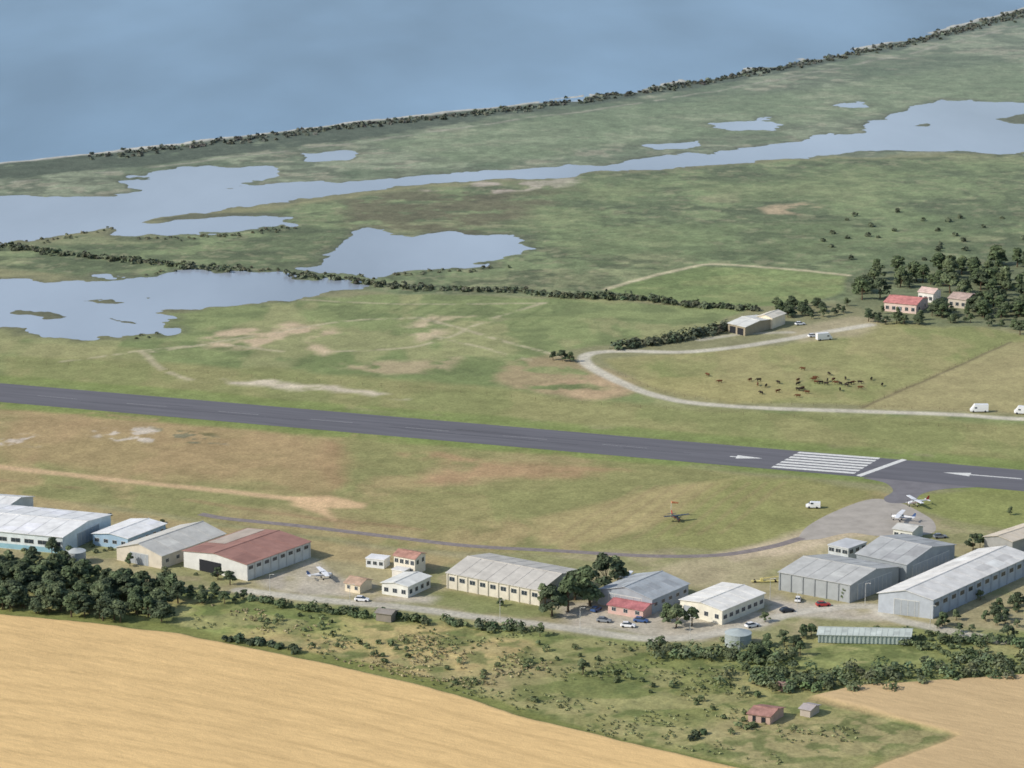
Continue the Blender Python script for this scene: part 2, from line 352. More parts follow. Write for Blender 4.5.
# ---------------------------------------------------------------- water sheets
def water(name,col,rough,bump,scale,streak):
    m=bpy.data.materials.new(name); m.use_nodes=True; n=m.node_tree.nodes; l=m.node_tree.links; b=n["Principled BSDF"]
    b.inputs["IOR"].default_value=1.33
    g=n.new("ShaderNodeNewGeometry")
    t=n.new("ShaderNodeTexNoise"); t.inputs["Scale"].default_value=scale; t.inputs["Detail"].default_value=4; l.new(g.outputs["Position"],t.inputs[0])
    bp=n.new("ShaderNodeBump"); bp.inputs["Strength"].default_value=bump; bp.inputs["Distance"].default_value=0.3; l.new(t.outputs[0],bp.inputs["Height"]); l.new(bp.outputs[0],b.inputs["Normal"])
    mp=n.new("ShaderNodeMapping"); mp.inputs["Scale"].default_value=(0.007,0.0022,1); mp.inputs["Rotation"].default_value=(0,0,0.5); l.new(g.outputs["Position"],mp.inputs[0])
    s=n.new("ShaderNodeTexNoise"); s.inputs["Scale"].default_value=1; s.inputs["Detail"].default_value=6; l.new(mp.outputs[0],s.inputs[0])
    r=n.new("ShaderNodeMapRange"); r.inputs[1].default_value=.3; r.inputs[2].default_value=.7; r.inputs[3].default_value=1-streak; r.inputs[4].default_value=1+streak; l.new(s.outputs[0],r.inputs[0])
    v=n.new("ShaderNodeVectorMath"); v.operation='SCALE'; v.inputs[0].default_value=tuple(L(col)); l.new(r.outputs[0],v.inputs["Scale"]); l.new(v.outputs[0],b.inputs["Base Color"])
    b.inputs["Roughness"].default_value=rough
    return m
mid=QL([(x,y+5) for x,y in shore])
wv=[(-30000,1150)]+[tuple(p) for p in mid]+[(30000,5500)]
n0=len(wv)
Vs=[(x,y,-0.3) for x,y in wv]+[(x,60000,-0.3) for x,y in wv]
obj("sea_water",mkmesh("sea_water",Vs,[(k,k+1,n0+k+1,n0+k) for k in range(n0-1)],[water("sea_water",(122,148,168),0.35,0.25,0.5,0.20)]))
Vs=[(x,y,-0.3) for x,y in wv]+[(x,1000 if y>1010 else y-10,-0.3) for x,y in wv]
obj("lagoon_water",mkmesh("lagoon_water",Vs,[(n0+k,n0+k+1,k+1,k) for k in range(n0-1)],[water("lagoon_water",(150,160,170),0.2,0.06,0.8,0.22)]))
# ---------------------------------------------------------------- pavement
RA=q(0,392.5); RB=q(825,463.5); RU=(RB-RA).normalized(); RV=Vector((-RU.y,RU.x,0))
rang=math.atan2(RU.y,RU.x)
asph=mat("runway_asphalt",(101,101,105),0.16,0.3,0.95,0.05,0.1,stretch=(14,1,1),rot=rang)
asph2=mat("apron_asphalt",(160,154,144),0.16,0.2,0.95,0.1,0.1)
asph3=mat("taxiway_asphalt",(116,114,116),0.14,0.2,0.95,0.1,0.1)
paintm=mat("white_road_paint",(204,204,198),0.2,0.9,0.8)
fadem=mat("faded_road_paint",(142,142,142),0.2,0.8,0.8)
tyrem=mat("tyre_rubber_marks",(84,84,88),0.2,0.3,0.95,0,0.1,stretch=(14,1,1),rot=rang)
def slab(name,pts,z,m):
    return obj(name,mkmesh(name,[(p[0],p[1],z) for p in pts],[tuple(range(len(pts)))],[m]))
RW=26
c0=RA-RU*900; c1=RB+RU*150
rv=[];rf=[]
nn=60
for k in range(nn+1):
    c=c0+(c1-c0)*k/nn
    for s_ in (-1,1): 
        p=c+RV*s_*RW/2; rv.append((p.x,p.y,0.04))
for k in range(nn): rf.append((2*k,2*k+2,2*k+3,2*k+1))
obj("runway",mkmesh("runway",rv,rf,[asph]))
def ribbon(pts,w,z):
    P=QL(smoothline(pts)); V=[];Fk=[]
    for k in range(len(P)):
        a=P[max(k-1,0)]; b_=P[min(k+1,len(P)-1)]; d=(b_-a)/np.linalg.norm(b_-a); nn_=np.array([-d[1],d[0]])
        V+= [(*(P[k]-nn_*w/2),z),(*(P[k]+nn_*w/2),z)]
        if k: Fk.append((2*k-2,2*k,2*k+1,2*k-1))
    return V,Fk
V_,F_=ribbon([(200,514),(230,519),(300,526),(400,538),(470,546),(560,551),(650,556),(720,555),(770,547),(802,538)],3.2,0.03)
obj("perimeter_path",mkmesh("perimeter_path",V_,F_,[mat("perimeter_path",(126,118,114),0.25,0.5)]))
slab("taxiway",[q(*p) for p in smoothline([(862,478),(885,483),(893,491),(884,498),(890,503),(912,502),(922,494),(945,489),(990,487),(1040,487),(1040,474)],6)],0.028,asph3)
slab("apron",[q(*p) for p in smoothline([(796,541),(808,526),(838,510),(872,499),(900,503),(918,511),(934,522),(930,534),(880,536),(850,533),(820,539)],5)],0.024,asph2)
MV=[];MF=[];MM=[]
def mark(p,m=0,z=0.048):
    b0=len(MV)
    for a_ in p: MV.append((a_[0],a_[1],z))
    MF.append(tuple(range(b0,b0+len(p)))); MM.append(m)
a0,a1,b0_,b1=q(800,451.5),q(770,468),q(881,457.5),q(853,474.5)
for k in range(7):
    t0=k/7+0.02; t1=(k+0.62)/7+0.02
    mark([a0.lerp(a1,t1),b0_.lerp(b1,t1),b0_.lerp(b1,t0),a0.lerp(a1,t0)])
mark([q(856,475.5),q(861,476.6),q(907,460),q(902,459)])
def arrow(x0,y0,x1,y1):
    p0=q(x0,y0);p1=q(x1,y1); d=(p1-p0); Lh=d.length; d.normalize(); nn_=Vector((-d.y,d.x,0))
    mark([p0-nn_*.45,p0+d*(Lh-9)-nn_*.45,p0+d*(Lh-9)+nn_*.45,p0+nn_*.45])
    mark([p0+d*(Lh-9)-nn_*2.2,p1,p0+d*(Lh-9)+nn_*2.2])
arrow(730,456.5,763,458.5); arrow(1022,479,943,472.5)
for k in range(16):
    c=RB-RU*(70+k*36)
    mark([c-RU*8-RV*.16,c+RU*8-RV*.16,c+RU*8+RV*.16,c-RU*8+RV*.16],1)
r_=random.Random(5)
for k in range(26):
    c=RB-RU*r_.uniform(55,260)+RV*r_.choice([-3.2,-2.6,2.6,3.2,1.5,-1.5]); Lk=r_.uniform(5,22)
    mark([c-RU*Lk-RV*.2,c+RU*Lk-RV*.2,c+RU*Lk+RV*.2,c-RU*Lk+RV*.2],2,0.043+k*0.00015)
mark([q(905,502.5),q(910,503.2),q(913,502.2),q(909,501.7)])
obj("runway_markings",mkmesh("runway_markings",MV,MF,[paintm,fadem,tyrem],MM))
# ---------------------------------------------------------------- foliage
leafm=mat("leaf_foliage",(80,90,60),0.18,0.6,0.75,0,0.2,attr="Col")
barkm=mat("tree_bark",(92,78,62),0.2,2,0.9)
def leaves(cen,rad,cnt,size,base,seed,flat=0.75,var=0.35):
    r=np.random.default_rng(seed); n=len(cen); tot=n*cnt
    ci=np.repeat(np.arange(n),cnt)
    d=r.normal(size=(tot,3)); d/=np.linalg.norm(d,axis=1)[:,None]; d[:,2]=np.where(d[:,2]<-0.3,-d[:,2],d[:,2])
    rr=rad[ci]*(0.55+0.52*r.random(tot))
    p=cen[ci]+d*rr[:,None]*np.array([1,1,flat])
    p[:,2]=np.maximum(p[:,2],0.05)
    nr=d+np.array([0,0,0.5])+r.normal(size=(tot,3))*0.4; nr/=np.linalg.norm(nr,axis=1)[:,None]
    t=np.cross(nr,r.normal(size=(tot,3))); t/=np.linalg.norm(t,axis=1)[:,None]; b_=np.cross(nr,t)
    sz=(size*(0.6+0.8*r.random(tot)))[:,None]
    V=np.stack([p-t*sz-b_*sz*.6,p+t*sz-b_*sz*.5,p+t*sz*.8+b_*sz*.7,p-t*sz*.7+b_*sz*.6],1).reshape(-1,3)
    Fq=np.arange(tot*4).reshape(-1,4)
    lump=(1-var*.5+var*r.random(n))[ci]; lf=lump*(0.8+0.4*r.random(tot))
    col=np.asarray(base) if np.ndim(base)==2 else np.tile(np.asarray(base),(n,1))
    cc=col[ci]*lf[:,None]
    return V,Fq,np.repeat(cc,4,axis=0)
def limb(p0,p1,r0,r1,V,Fk,k=6):
    d=(p1-p0).normalized(); u=d.orthogonal().normalized(); v=d.cross(u); b0=len(V)
    for p,r in ((p0,r0),(p1,r1)):
        for i in range(k):
            a=2*math.pi*i/k; V.append(p+u*math.cos(a)*r+v*math.sin(a)*r)
    for i in range(k): Fk.append((b0+i,b0+(i+1)%k,b0+k+(i+1)%k,b0+k+i))
def tree_mesh(seed,base,h=9,spread=1.0,lumps=14,cnt=100,leaf=0.42):
    r=random.Random(seed); TV=[];TF=[]
    top=Vector((r.uniform(-.3,.3),r.uniform(-.3,.3),h*.45))
    limb(Vector((0,0,-.2)),top*0.5,0.32,0.24,TV,TF); limb(top*0.5,top,0.24,0.17,TV,TF)
    cen=[];rad=[]
    for k in range(lumps):
        a=r.uniform(0,6.28); z=r.uniform(.26,.88)*h; pr=math.sin(min(1,(1-(z/h-.3)/.75))*1.7)*h*.30*spread*r.uniform(.4,1.1)
        c=Vector((math.cos(a)*pr,math.sin(a)*pr,z)); cen.append(tuple(c)); rad.append(h*r.uniform(.10,.20)*spread)
        if k%2==0: limb(top*r.uniform(.6,1),c,0.12,0.04,TV,TF,4)
    LV,LF,LC=leaves(np.array(cen),np.array(rad),cnt,leaf,np.array(base),seed,var=.55)
    nv=len(TV); V=np.vstack([np.array([tuple(v) for v in TV]),LV]); Fq=np.vstack([np.array(TF),LF+nv])
    cols=np.vstack([np.tile([.1,.08,.06],(nv,1)),LC])
    return mkmesh("tree",V,Fq,[barkm,leafm],[0]*len(TF)+[1]*len(LF),cols)
G1=(0.096,0.130,0.062); G2=(0.122,0.152,0.076); G3=(0.080,0.106,0.057)
tv=[tree_mesh(10+k,b,h=9,spread=s) for k,(b,s) in enumerate([(G1,1),(G3,1.1),(G2,.95),(G3,.8),(G1,1.2),(G2,1.25),(G1,.75),(G3,1.3)])]
def tree(name,px,py,h,kind=None,parent=None):
    p=q(px,py); k=random.randrange(len(tv)) if kind is None else kind; s=h/9
    return obj(name,tv[k],parent,(p.x,p.y,0),random.uniform(0,6.28),(s*random.uniform(.9,1.15),s*random.uniform(.9,1.15),s))
def scatter(poly,n,seed):
    P=QL(poly); r=np.random.default_rng(seed); out=[]
    lo=P.min(0);hi=P.max(0)
    while len(out)<n:
        p=lo+(hi-lo)*r.random((n*4,2)); p=p[sdpoly(p[:,0],p[:,1],P)>0]; out+=list(p)
    return np.array(out[:n])
def thicket(name,poly,n,h0,h1,seed,kinds=None):
    e=bpy.data.objects.new(name,None); scene.collection.objects.link(e)
    r=random.Random(seed)
    for p in scatter(poly,n,seed):
        h=r.uniform(h0,h1)/9; m=tv[r.choice(kinds or range(8))]
        obj("crown",m,e,(p[0],p[1],-0.1*h),r.uniform(0,6.28),(h*r.uniform(.9,1.3),h*r.uniform(.9,1.3),h))
thicket("tree_thicket",[(-60,560),(0,562),(60,566),(110,580),(190,594),(185,606),(158,624),(100,620),(0,610),(-60,600)],210,3.0,7.2,3)
thicket("tree_thicket",[(180,588),(240,596),(250,603),(190,606)],16,2.0,3.8,4)
thicket("village_trees",[(850,300),(870,272),(920,272),(1000,262),(1100,262),(1100,300),(1000,296),(940,300),(915,290),(885,293)],85,4,9.5,5)
thicket("village_trees",[(935,306),(975,300),(1100,296),(1100,320),(1024,322),(960,322),(935,318)],70,4,8,15)
thicket("village_trees",[(860,318),(935,320),(960,318),(1024,315),(1100,318),(1100,330),(990,332),(940,324),(850,325)],40,2.5,5.5,6)
thicket("orchard_trees",[(775,300),(820,303),(850,305),(850,318),(800,322),(770,312)],26,3.0,5.5,8)
thicket("tree_thicket",[(740,652),(790,640),(812,636),(800,655),(760,662)],13,2.5,4.5,9)
thicket("tree_thicket",[(915,628),(1000,608),(1060,600),(1060,625),(1000,632),(920,638)],24,2.2,4.5,10)
def hedge(name,pts_list,step,r0,r1,spread,base,seed,cnt=55,leaf=0.38,var=.45,flat=0.9,gap=0.0):
    r=np.random.default_rng(seed); cen=[];rad=[]
    for pts in pts_list:
        P=QL(smoothline(pts,6)); 
        for a_,b_ in zip(P[:-1],P[1:]):
            d=np.linalg.norm(b_-a_); k=max(0,int(d/step)+ (r.random()<(d/step)%1))
            for _ in range(k):
                c=a_+(b_-a_)*r.random()+r.normal(size=2)*spread; R=r.uniform(r0,r1)*(1 if r.random()>.15 else 1.35); cen.append((c[0],c[1],R*.5*flat)); rad.append(R)
    cen=np.array(cen);rad=np.array(rad)
    ok=wsd(cen)<-2
    if gap: ok&=n3.fbm(cen[:,0],cen[:,1],18,3)>gap
    cen=cen[ok];rad=rad[ok]
    cc=np.array(base)*(0.75+0.5*r.random((len(cen),1)))*(1+r.normal(size=(len(cen),3))*.05)
    V,Fq,cl=leaves(cen,rad,cnt,leaf,cc,seed,flat,var)
    obj(name,mkmesh(name,V,Fq,[leafm],None,cl))
def shrubs(name,poly,n,r0,r1,base,seed,cnt=40,leaf=0.35,clump=0.0,flat=0.9):
    r=np.random.default_rng(seed); p=scatter(poly,n*3 if clump else n,seed)
    if clump:
        v=n3.fbm(p[:,0],p[:,1],clump,3)+r.random(len(p))*.12; p=p[np.argsort(-v)[:n]]
    p=p[wsd(p)<-3]
    R=r.uniform(r0,r1,len(p)); cen=np.stack([p[:,0],p[:,1],R*.4*flat],1)
    cc=np.array(base)*(0.7+0.6*r.random((len(cen),1)))
    V,Fq,cl=leaves(cen,R,cnt,leaf,cc,seed,flat)
    obj(name,mkmesh(name,V,Fq,[leafm],None,cl))
hedge("hedge_row",[[(255,602),(300,609),(360,616)],[(360,616),(440,622),(475,628),(530,632)]],1.4,0.9,1.8,1.3,G1,21,gap=.25)
hedge("hedge_row",[[(228,640),(260,644),(300,653)],[(690,738),(708,733)]],1.0,0.8,1.4,0.8,G3,22)
hedge("hedge_row",[[(650,652),(720,656),(780,662)]],0.9,1.4,2.5,2.5,G2,23)
hedge("hedge_row",[[(740,678),(800,682),(860,676),(940,672),(1030,664)]],0.8,1.2,2.3,4.0,G2,24)
hedge("hedge_row",[[(760,690),(820,688),(850,684)],[(940,640),(1030,645)]],1.3,1.0,1.8,2.0,G1,25)
hedge("marsh_hedge",[[(0,247),(100,258),(200,268),(310,277)],[(310,277),(400,287),(500,291),(560,296)]],0.8,0.8,1.5,2.4,(0.11,0.127,0.078),26,20,.6,flat=.75)
hedge("marsh_hedge",[[(560,297),(640,300),(700,307),(760,310)]],0.9,1.1,1.9,1.5,(0.10,0.12,0.07),27,30,.6)
hedge("field_hedge",[[(612,350),(660,344),(700,336),(735,328)]],1.2,1.6,2.8,1.2,(0.09,0.11,0.065),28,45,.55)
hedge("coastal_scrub",[[(x,y+6) for x,y in shore[3:13]]],1.0,0.7,1.3,5,(0.125,0.137,0.105),29,10,.9,flat=.55)
hedge("shore_reeds",[[(0,290),(80,282)],[(150,273),(240,268),(320,276)],[(330,280),(440,272),(500,267)],[(120,338),(160,334)],[(130,238),(200,238),(300,228)],[(0,246),(60,238),(120,226)]],2.2,0.5,0.9,3,(0.15,0.16,0.10),31,14,.45,flat=.6)
shrubs("field_shrubs",[(800,210),(960,200),(1024,220),(1024,258),(850,262),(800,240)],28,0.8,1.6,(0.105,0.125,0.075),34,30,.6)
shrubs("grass_tussocks",[(170,603),(560,634),(720,655),(740,690),(900,745),(780,765),(620,740),(470,695),(400,676),(250,640),(170,628)],900,0.2,0.45,(0.22,0.24,0.11),35,9,.24,12,.5)
shrubs("dry_tussocks",[(200,603),(520,640),(560,660),(480,690),(400,676),(250,640)],350,0.2,0.45,(0.36,0.31,0.17),36,9,.24,14,.5)
shrubs("bramble_scrub",[(420,618),(560,634),(740,664),(900,745),(620,740),(440,680),(300,645),(200,606)],80,0.5,1.4,(0.12,0.15,0.067),37,40,.32,20)
shrubs("bramble_scrub",[(720,640),(800,625),(1024,640),(1100,650),(1100,672),(860,692),(760,690)],140,0.7,1.6,(0.125,0.158,0.072),38,40,.34,25)
shrubs("field_shrubs",[(0,500),(230,530),(300,590),(0,555)],45,0.5,1.1,(0.12,0.14,0.07),39,30,.35)
for a_ in [(552,616,9,1),(568,612,10.5,0),(590,606,11.5,4),(606,590,11,1),(618,585,9,2),(575,600,10.5,3),(545,606,7,2),(676,628,6.5,5),(668,622,5.5,4),(692,626,5.5,0),(583,674,4.6,2),(973,551,5.5,1),(980,548,4.5,0),(845,601,4.5,2),(52,556,6,1),(70,562,5,0),(230,585,5,3),(218,580,4,1),(130,566,4,0),(500,606,2.4,4),(1010,515,3,2),(880,298,9,1),(862,300,9,0),(570,362,4,4),(562,361,4.5,1),(553,360,4,3),(1003,290,11,2),(1020,335,7,3),(540,636,4,2),(660,650,4.0,5),(1008,640,4.5,1),(800,655,4,0),(945,600,3,0),(980,600,3,5),(765,622,3.0,5),(975,312,7,1),(1000,312,7,0),(942,318,6,4),(932,316,5,1),(478,628,3,1),(898,316,4,2),(882,314,4,6)]:
    tree("deciduous_tree",*a_)
# ---------------------------------------------------------------- buildings
glass=mat("window_glass",(52,60,68),0.1,1,0.15,0,0.6)
doorm=mat("metal_door",(150,156,160),0.08,1,0.6)
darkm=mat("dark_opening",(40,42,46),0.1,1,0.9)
trim=mat("metal_trim",(186,186,180),0.1,1,0.6)
_mc={}
def cm(kind,rgb):
    k=(kind,tuple(rgb))
    if k not in _mc:
        if kind=='roof': _mc[k]=mat("sheet_roof",rgb,0.17,0.3,0.7,0.05,0.3)
        elif kind=='tile': _mc[k]=mat("tile_roof",rgb,0.35,0.5,0.9,0.2,0.1)
        else: _mc[k]=mat("painted_wall",rgb,0.12,0.5,0.8,0.03,0.2)
    return _mc[k]
bandc=[(110,165,180)]
def building(name,A,B,Cc,h,r,ridge='AB',wall=(190,188,176),roof=(175,178,176),tile=False,front=None,side=None,seams=4.0,ov=0.4,stain=None):
    a=q(*A);b_=q(*B);c=q(*Cc); u=b_-a; v=c-b_; Lu=u.length; Lv=v.length; un=u/Lu
    vn=v/Lv; pn=Vector((-un.y,un.x,0))
    if pn.dot(vn)<0: pn=-pn
    vn=(vn*0.55+pn*0.45).normalized(); v=vn*Lv
    e=bpy.data.objects.new(name,None); scene.collection.objects.link(e); e.location=a
    def P(s,t,z): return (un.x*s+vn.x*t,un.y*s+vn.y*t,z)
    Vw=[P(0,0,-.2),P(Lu,0,-.2),P(Lu,Lv,-.2),P(0,Lv,-.2),P(0,0,h),P(Lu,0,h),P(Lu,Lv,h),P(0,Lv,h)]
    if ridge=='AB':
        Vw+=[P(0,Lv/2,h+r-.03),P(Lu,Lv/2,h+r-.03)]; Fw=[(0,1,5,4),(1,2,6,9,5),(2,3,7,6),(3,0,4,8,7)]
    elif ridge=='BC':
        Vw+=[P(Lu/2,0,h+r-.03),P(Lu/2,Lv,h+r-.03)]; Fw=[(0,1,5,8,4),(1,2,6,5),(2,3,7,9,6),(3,0,4,7)]
    else: Fw=[(0,1,5,4),(1,2,6,5),(2,3,7,6),(3,0,4,7)]
    obj("walls",mkmesh("walls",Vw,Fw,[cm('wall',wall)]),e)
    RV_=[];RF=[];RM=[]
    def hexa(b8,m=0):
        o=len(RV_); RV_.extend(b8)
        for f in ((0,1,2,3),(7,6,5,4),(0,4,5,1),(1,5,6,2),(2,6,7,3),(3,7,4,0)): RF.append(tuple(o+i for i in f)); RM.append(m)
    def slope(fn,Lr,half,th=0.14,first=True):
        def zz(y): return h+r*(y/half)+0.02
        def q4(x0,x1,y0,y1,dz,th,m=0):
            lo=[fn(x0,y0,zz(y0)+dz),fn(x1,y0,zz(y0)+dz),fn(x1,y1,zz(y1)+dz),fn(x0,y1,zz(y1)+dz)]
            hi=[(p[0],p[1],p[2]+th) for p in lo]; hexa(lo+hi,m)
        q4(-ov,Lr+ov,-ov,half,0,th)
        if seams:
            k=int(Lr/seams)
            for i in range(1,k): q4(i*Lr/k-.06,i*Lr/k+.06,-ov,half-.05,th+0.003,0.05,2)
            rr=random.Random(int(Lr*100))
            for i in range(k):
                if rr.random()<.25:
                    f0=rr.uniform(.05,.4); q4(i*Lr/k+.07,(i+1)*Lr/k-.07,half*f0,half*min(.95,f0+rr.uniform(.2,.5)),th+.002,.012,2 if rr.random()<.6 else 1)
        if stain and not first:
            q4(Lr*stain[0],Lr*stain[1],half*stain[2],half*stain[3],th+.06,.02,3)
    if ridge=='AB':
        slope(lambda x,y,z:P(x,y,z),Lu,Lv/2); slope(lambda x,y,z:P(x,Lv-y,z),Lu,Lv/2,first=False)
        hexa([P(-ov,Lv/2-.25,h+r+.1),P(Lu+ov,Lv/2-.25,h+r+.1),P(Lu+ov,Lv/2+.25,h+r+.1),P(-ov,Lv/2+.25,h+r+.1),P(-ov,Lv/2-.15,h+r+.26),P(Lu+ov,Lv/2-.15,h+r+.26),P(Lu+ov,Lv/2+.15,h+r+.26),P(-ov,Lv/2+.15,h+r+.26)],2)
    elif ridge=='BC':
        slope(lambda x,y,z:P(y,x,z),Lv,Lu/2,first=False); slope(lambda x,y,z:P(Lu-y,x,z),Lv,Lu/2)
        hexa([P(Lu/2-.25,-ov,h+r+.1),P(Lu/2+.25,-ov,h+r+.1),P(Lu/2+.25,Lv+ov,h+r+.1),P(Lu/2-.25,Lv+ov,h+r+.1),P(Lu/2-.15,-ov,h+r+.26),P(Lu/2+.15,-ov,h+r+.26),P(Lu/2+.15,Lv+ov,h+r+.26),P(Lu/2-.15,Lv+ov,h+r+.26)],2)
    else:
        lo=[P(-.2,-.2,h),P(Lu+.2,-.2,h),P(Lu+.2,Lv+.2,h),P(-.2,Lv+.2,h)]; hexa(lo+[(p[0],p[1],p[2]+.3) for p in lo],0)
    kd='tile' if tile else 'roof'
    rc=cm(kd,roof); tr=cm(kd,tuple(int(x*.92) for x in roof)); lt=cm(kd,tuple(min(255,int(x*1.06)) for x in roof))
    obj("roof",mkmesh("roof",RV_,RF,[rc,lt,tr,cm(kd,stain[4]) if stain else rc],RM),e)
    OV=[];OF=[];OM=[]
    def box(fn,x0,x1,z0,z1,d0,d1,m):
        o=len(OV); OV.extend([fn(x0,d0,z0),fn(x1,d0,z0),fn(x1,d0,z1),fn(x0,d0,z1),fn(x0,d1,z0),fn(x1,d1,z0),fn(x1,d1,z1),fn(x0,d1,z1)])
        for f in ((0,1,2,3),(7,6,5,4),(0,4,5,1),(1,5,6,2),(2,6,7,3),(3,7,4,0)): OF.append(tuple(o+i for i in f)); OM.append(m)
    ff=lambda x,d,z:P(x,-d,z); fs=lambda x,d,z:P(Lu+d,x,z)
    for fn,Ln,spec in ((ff,Lu,front),(fs,Lv,side)):
        if not spec: continue
        for it in spec:
            kind=it[0]
            if kind=='win':
                _,k,w_,z0,z1=it
                for i in range(k):
                    x=(i+.5)*Ln/k
                    box(fn,x-w_/2-.1,x+w_/2+.1,z0-.1,z1+.1,.0,.05,1); box(fn,x-w_/2,x-0.04,z0,z1,.05,.08,0); box(fn,x+0.04,x+w_/2,z0,z1,.05,.08,0)
            elif kind=='door':
                _,f0,f1,z1=it
                box(fn,f0*Ln-.15,f1*Ln+.15,0,z1+.2,0,.06,1); box(fn,f0*Ln,f1*Ln,0.05,z1,.06,.1,3)
                x=f0*Ln
                while x<f1*Ln: box(fn,x-.05,x+.05,.05,z1,.1,.16,1); x+=2.0
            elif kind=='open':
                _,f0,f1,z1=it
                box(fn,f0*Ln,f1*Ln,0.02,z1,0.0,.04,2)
            elif kind=='pil':
                _,k=it
                for i in range(k+1): box(fn,i*Ln/k-.2+(.2 if i==0 else 0)-(.2 if i==k else 0),i*Ln/k+.2+(.2 if i==0 else 0)-(.2 if i==k else 0),0,h-.05,0.0,.25,4)
            elif kind=='band':
                _,z0,z1,colr=it; box(fn,0.02,Ln-.02,z0,z1,0,.03,5); bandc[0]=colr
    if OV:
        obj("openings",mkmesh("openings",OV,OF,[glass,trim,darkm,doorm,cm('wall',tuple(int(x*.95) for x in wall)),cm('wall',bandc[0])],OM),e)
    return e
building("white_hangar",(-70,541),(63,554),(118,532),5.2,1.4,'AB',(200,208,208),(212,212,208),front=[('band',0.1,1.6,(136,172,184)),('win',10,3.0,2.4,3.6)],side=[('door',.3,.75,4)],seams=5)
building("storage_shed",(-60,515),(8,520),(40,512),4.5,1.2,'AB',(200,200,194),(204,204,200))
building("blue_workshop",(93,545),(128,550),(170,536),3.6,.8,'BC',(148,172,190),(216,216,212),front=[('win',4,1.4,1.4,2.4)],side=[('win',5,1.2,1.4,2.4)])
building("gable_warehouse",(117,560),(162,569),(228,547),4.0,2.4,'BC',(192,184,168),(186,184,175),front=[('door',.3,.7,3.4)],side=[('win',6,1.3,1.6,2.6)],seams=5)
building("rusty_roof_warehouse",(184,567),(247,581),(311,558),5.0,1.3,'BC',(196,196,190),(150,113,101),front=[('open',.25,.6,3.6)],side=[('pil',8),('win',8,1.8,3.2,4.2)],seams=6,stain=(.35,.99,.03,.6,(170,158,144)))
building("long_hangar",(447,588),(540,606),(582,586),4.6,2.0,'AB',(198,192,176),(182,178,168),front=[('pil',9),('win',9,1.8,2.4,3.6)],side=[('door',.25,.75,3.8)],seams=4)
building("blue_grey_hangar",(598,604),(652,614),(692,599),4.3,2.2,'BC',(150,158,164),(162,167,168),front=[('door',.2,.8,3.8)],side=[('win',5,1.5,2,3)],seams=3)
building("red_roof_annex",(608,613),(643,619),(655,612),2.5,.8,'AB',(190,160,150),(166,108,108),tile=True,front=[('win',3,1.2,1,2)],seams=0)
building("cream_workshop",(680,614),(722,625),(762,607),4.2,.8,'BC',(208,204,188),(214,212,204),front=[('door',.1,.35,3),('win',4,1.3,1.5,2.7)],side=[('win',7,1.6,1.5,2.6)],seams=4)
building("grey_hangar",(779,590),(850,603),(907,587),5.4,2.0,'AB',(152,156,156),(168,169,165),front=[('pil',6)],side=[('door',.15,.85,4.6)],seams=4)
building("grey_hangar",(856,574),(906,585),(955,565),6.2,2.3,'AB',(142,148,150),(162,164,162),front=[],side=[('door',.12,.88,5)],seams=4)
building("control_office",(828,560),(848,564),(868,558),4.6,0,'flat',(176,182,184),(182,184,184),front=[('win',3,1.7,3.0,4.1),('win',3,1.4,1,2)],side=[('win',3,1.6,3.0,4.1)])
building("white_warehouse",(878,612),(932,619),(1064,582),5.6,1.8,'BC',(168,174,180),(209,207,200),front=[('door',.3,.75,4.5)],side=[('pil',12),('win',12,2.2,3.2,4.4)],seams=6)
building("sand_roof_shed",(984,550),(1012,555),(1060,544),4.2,1.0,'BC',(150,150,146),(198,187,168),seams=4)
building("club_office",(893,538),(912,541),(924,536),3.0,0.8,'AB',(200,200,192),(180,180,174),front=[('win',3,1.3,1,2)])
building("greenhouse",(818,642),(910,644),(915,637),2.2,1.0,'AB',(168,178,172),(172,180,173),front=[('pil',22)],seams=1.5)
building("site_cabin",(366,567),(384,569),(390,565),2.6,0,'flat',(206,208,208),(212,212,210),front=[('win',3,1.1,1,2)])
building("control_cabin",(394,572),(415,576),(424,570),5.2,0.9,'AB',(212,206,190),(164,126,112),tile=True,front=[('win',4,1.2,3.2,4.4),('win',3,1,1,2)],side=[('win',2,1.2,3.2,4.4)],seams=0)
building("white_clubhouse",(382,594),(408,598),(433,588),3.4,.6,'BC',(206,206,198),(206,206,198),front=[('win',3,1.3,1,2.2)],side=[('win',4,1.3,1,2.2)],seams=0)
building("tiled_hut",(345,591),(360,594),(371,588),2.6,1.0,'AB',(206,194,170),(168,144,124),tile=True,front=[('win',2,1,1,2)],seams=0)
building("site_cabin",(392,578),(404,580),(410,577),2.5,0,'flat',(208,204,196),(208,206,200))
building("garden_shed",(376,620),(391,622),(398,618),2.2,.5,'AB',(128,122,112),(134,128,120),seams=0)
building("farm_shed",(728,332),(745,336),(768,327),3.6,1.0,'AB',(150,140,120),(198,198,190),front=[('open',.1,.45,2.8),('open',.55,.9,2.8)],seams=4)
building("farm_shed",(757,327),(772,329),(785,324),4.4,1,'BC',(216,204,180),(204,198,182),front=[('open',.3,.7,3)],seams=4)
building("red_roof_farmhouse",(884,311),(916,314),(928,307),3.8,1.4,'AB',(206,184,172),(184,124,118),tile=True,front=[('win',5,1.3,1,2.4),('door',.45,.52,2.2)],side=[('win',2,1.2,1,2.2)],seams=0)
building("white_house",(918,301),(933,303),(939,299),4.0,1.2,'AB',(212,208,200),(198,174,162),tile=True,front=[('win',3,1.3,1,2.4)],seams=0)
building("village_house",(948,307),(966,309),(976,303),3.8,1.2,'AB',(190,180,164),(172,152,140),tile=True,front=[('win',3,1.3,1,2.4)],seams=0)
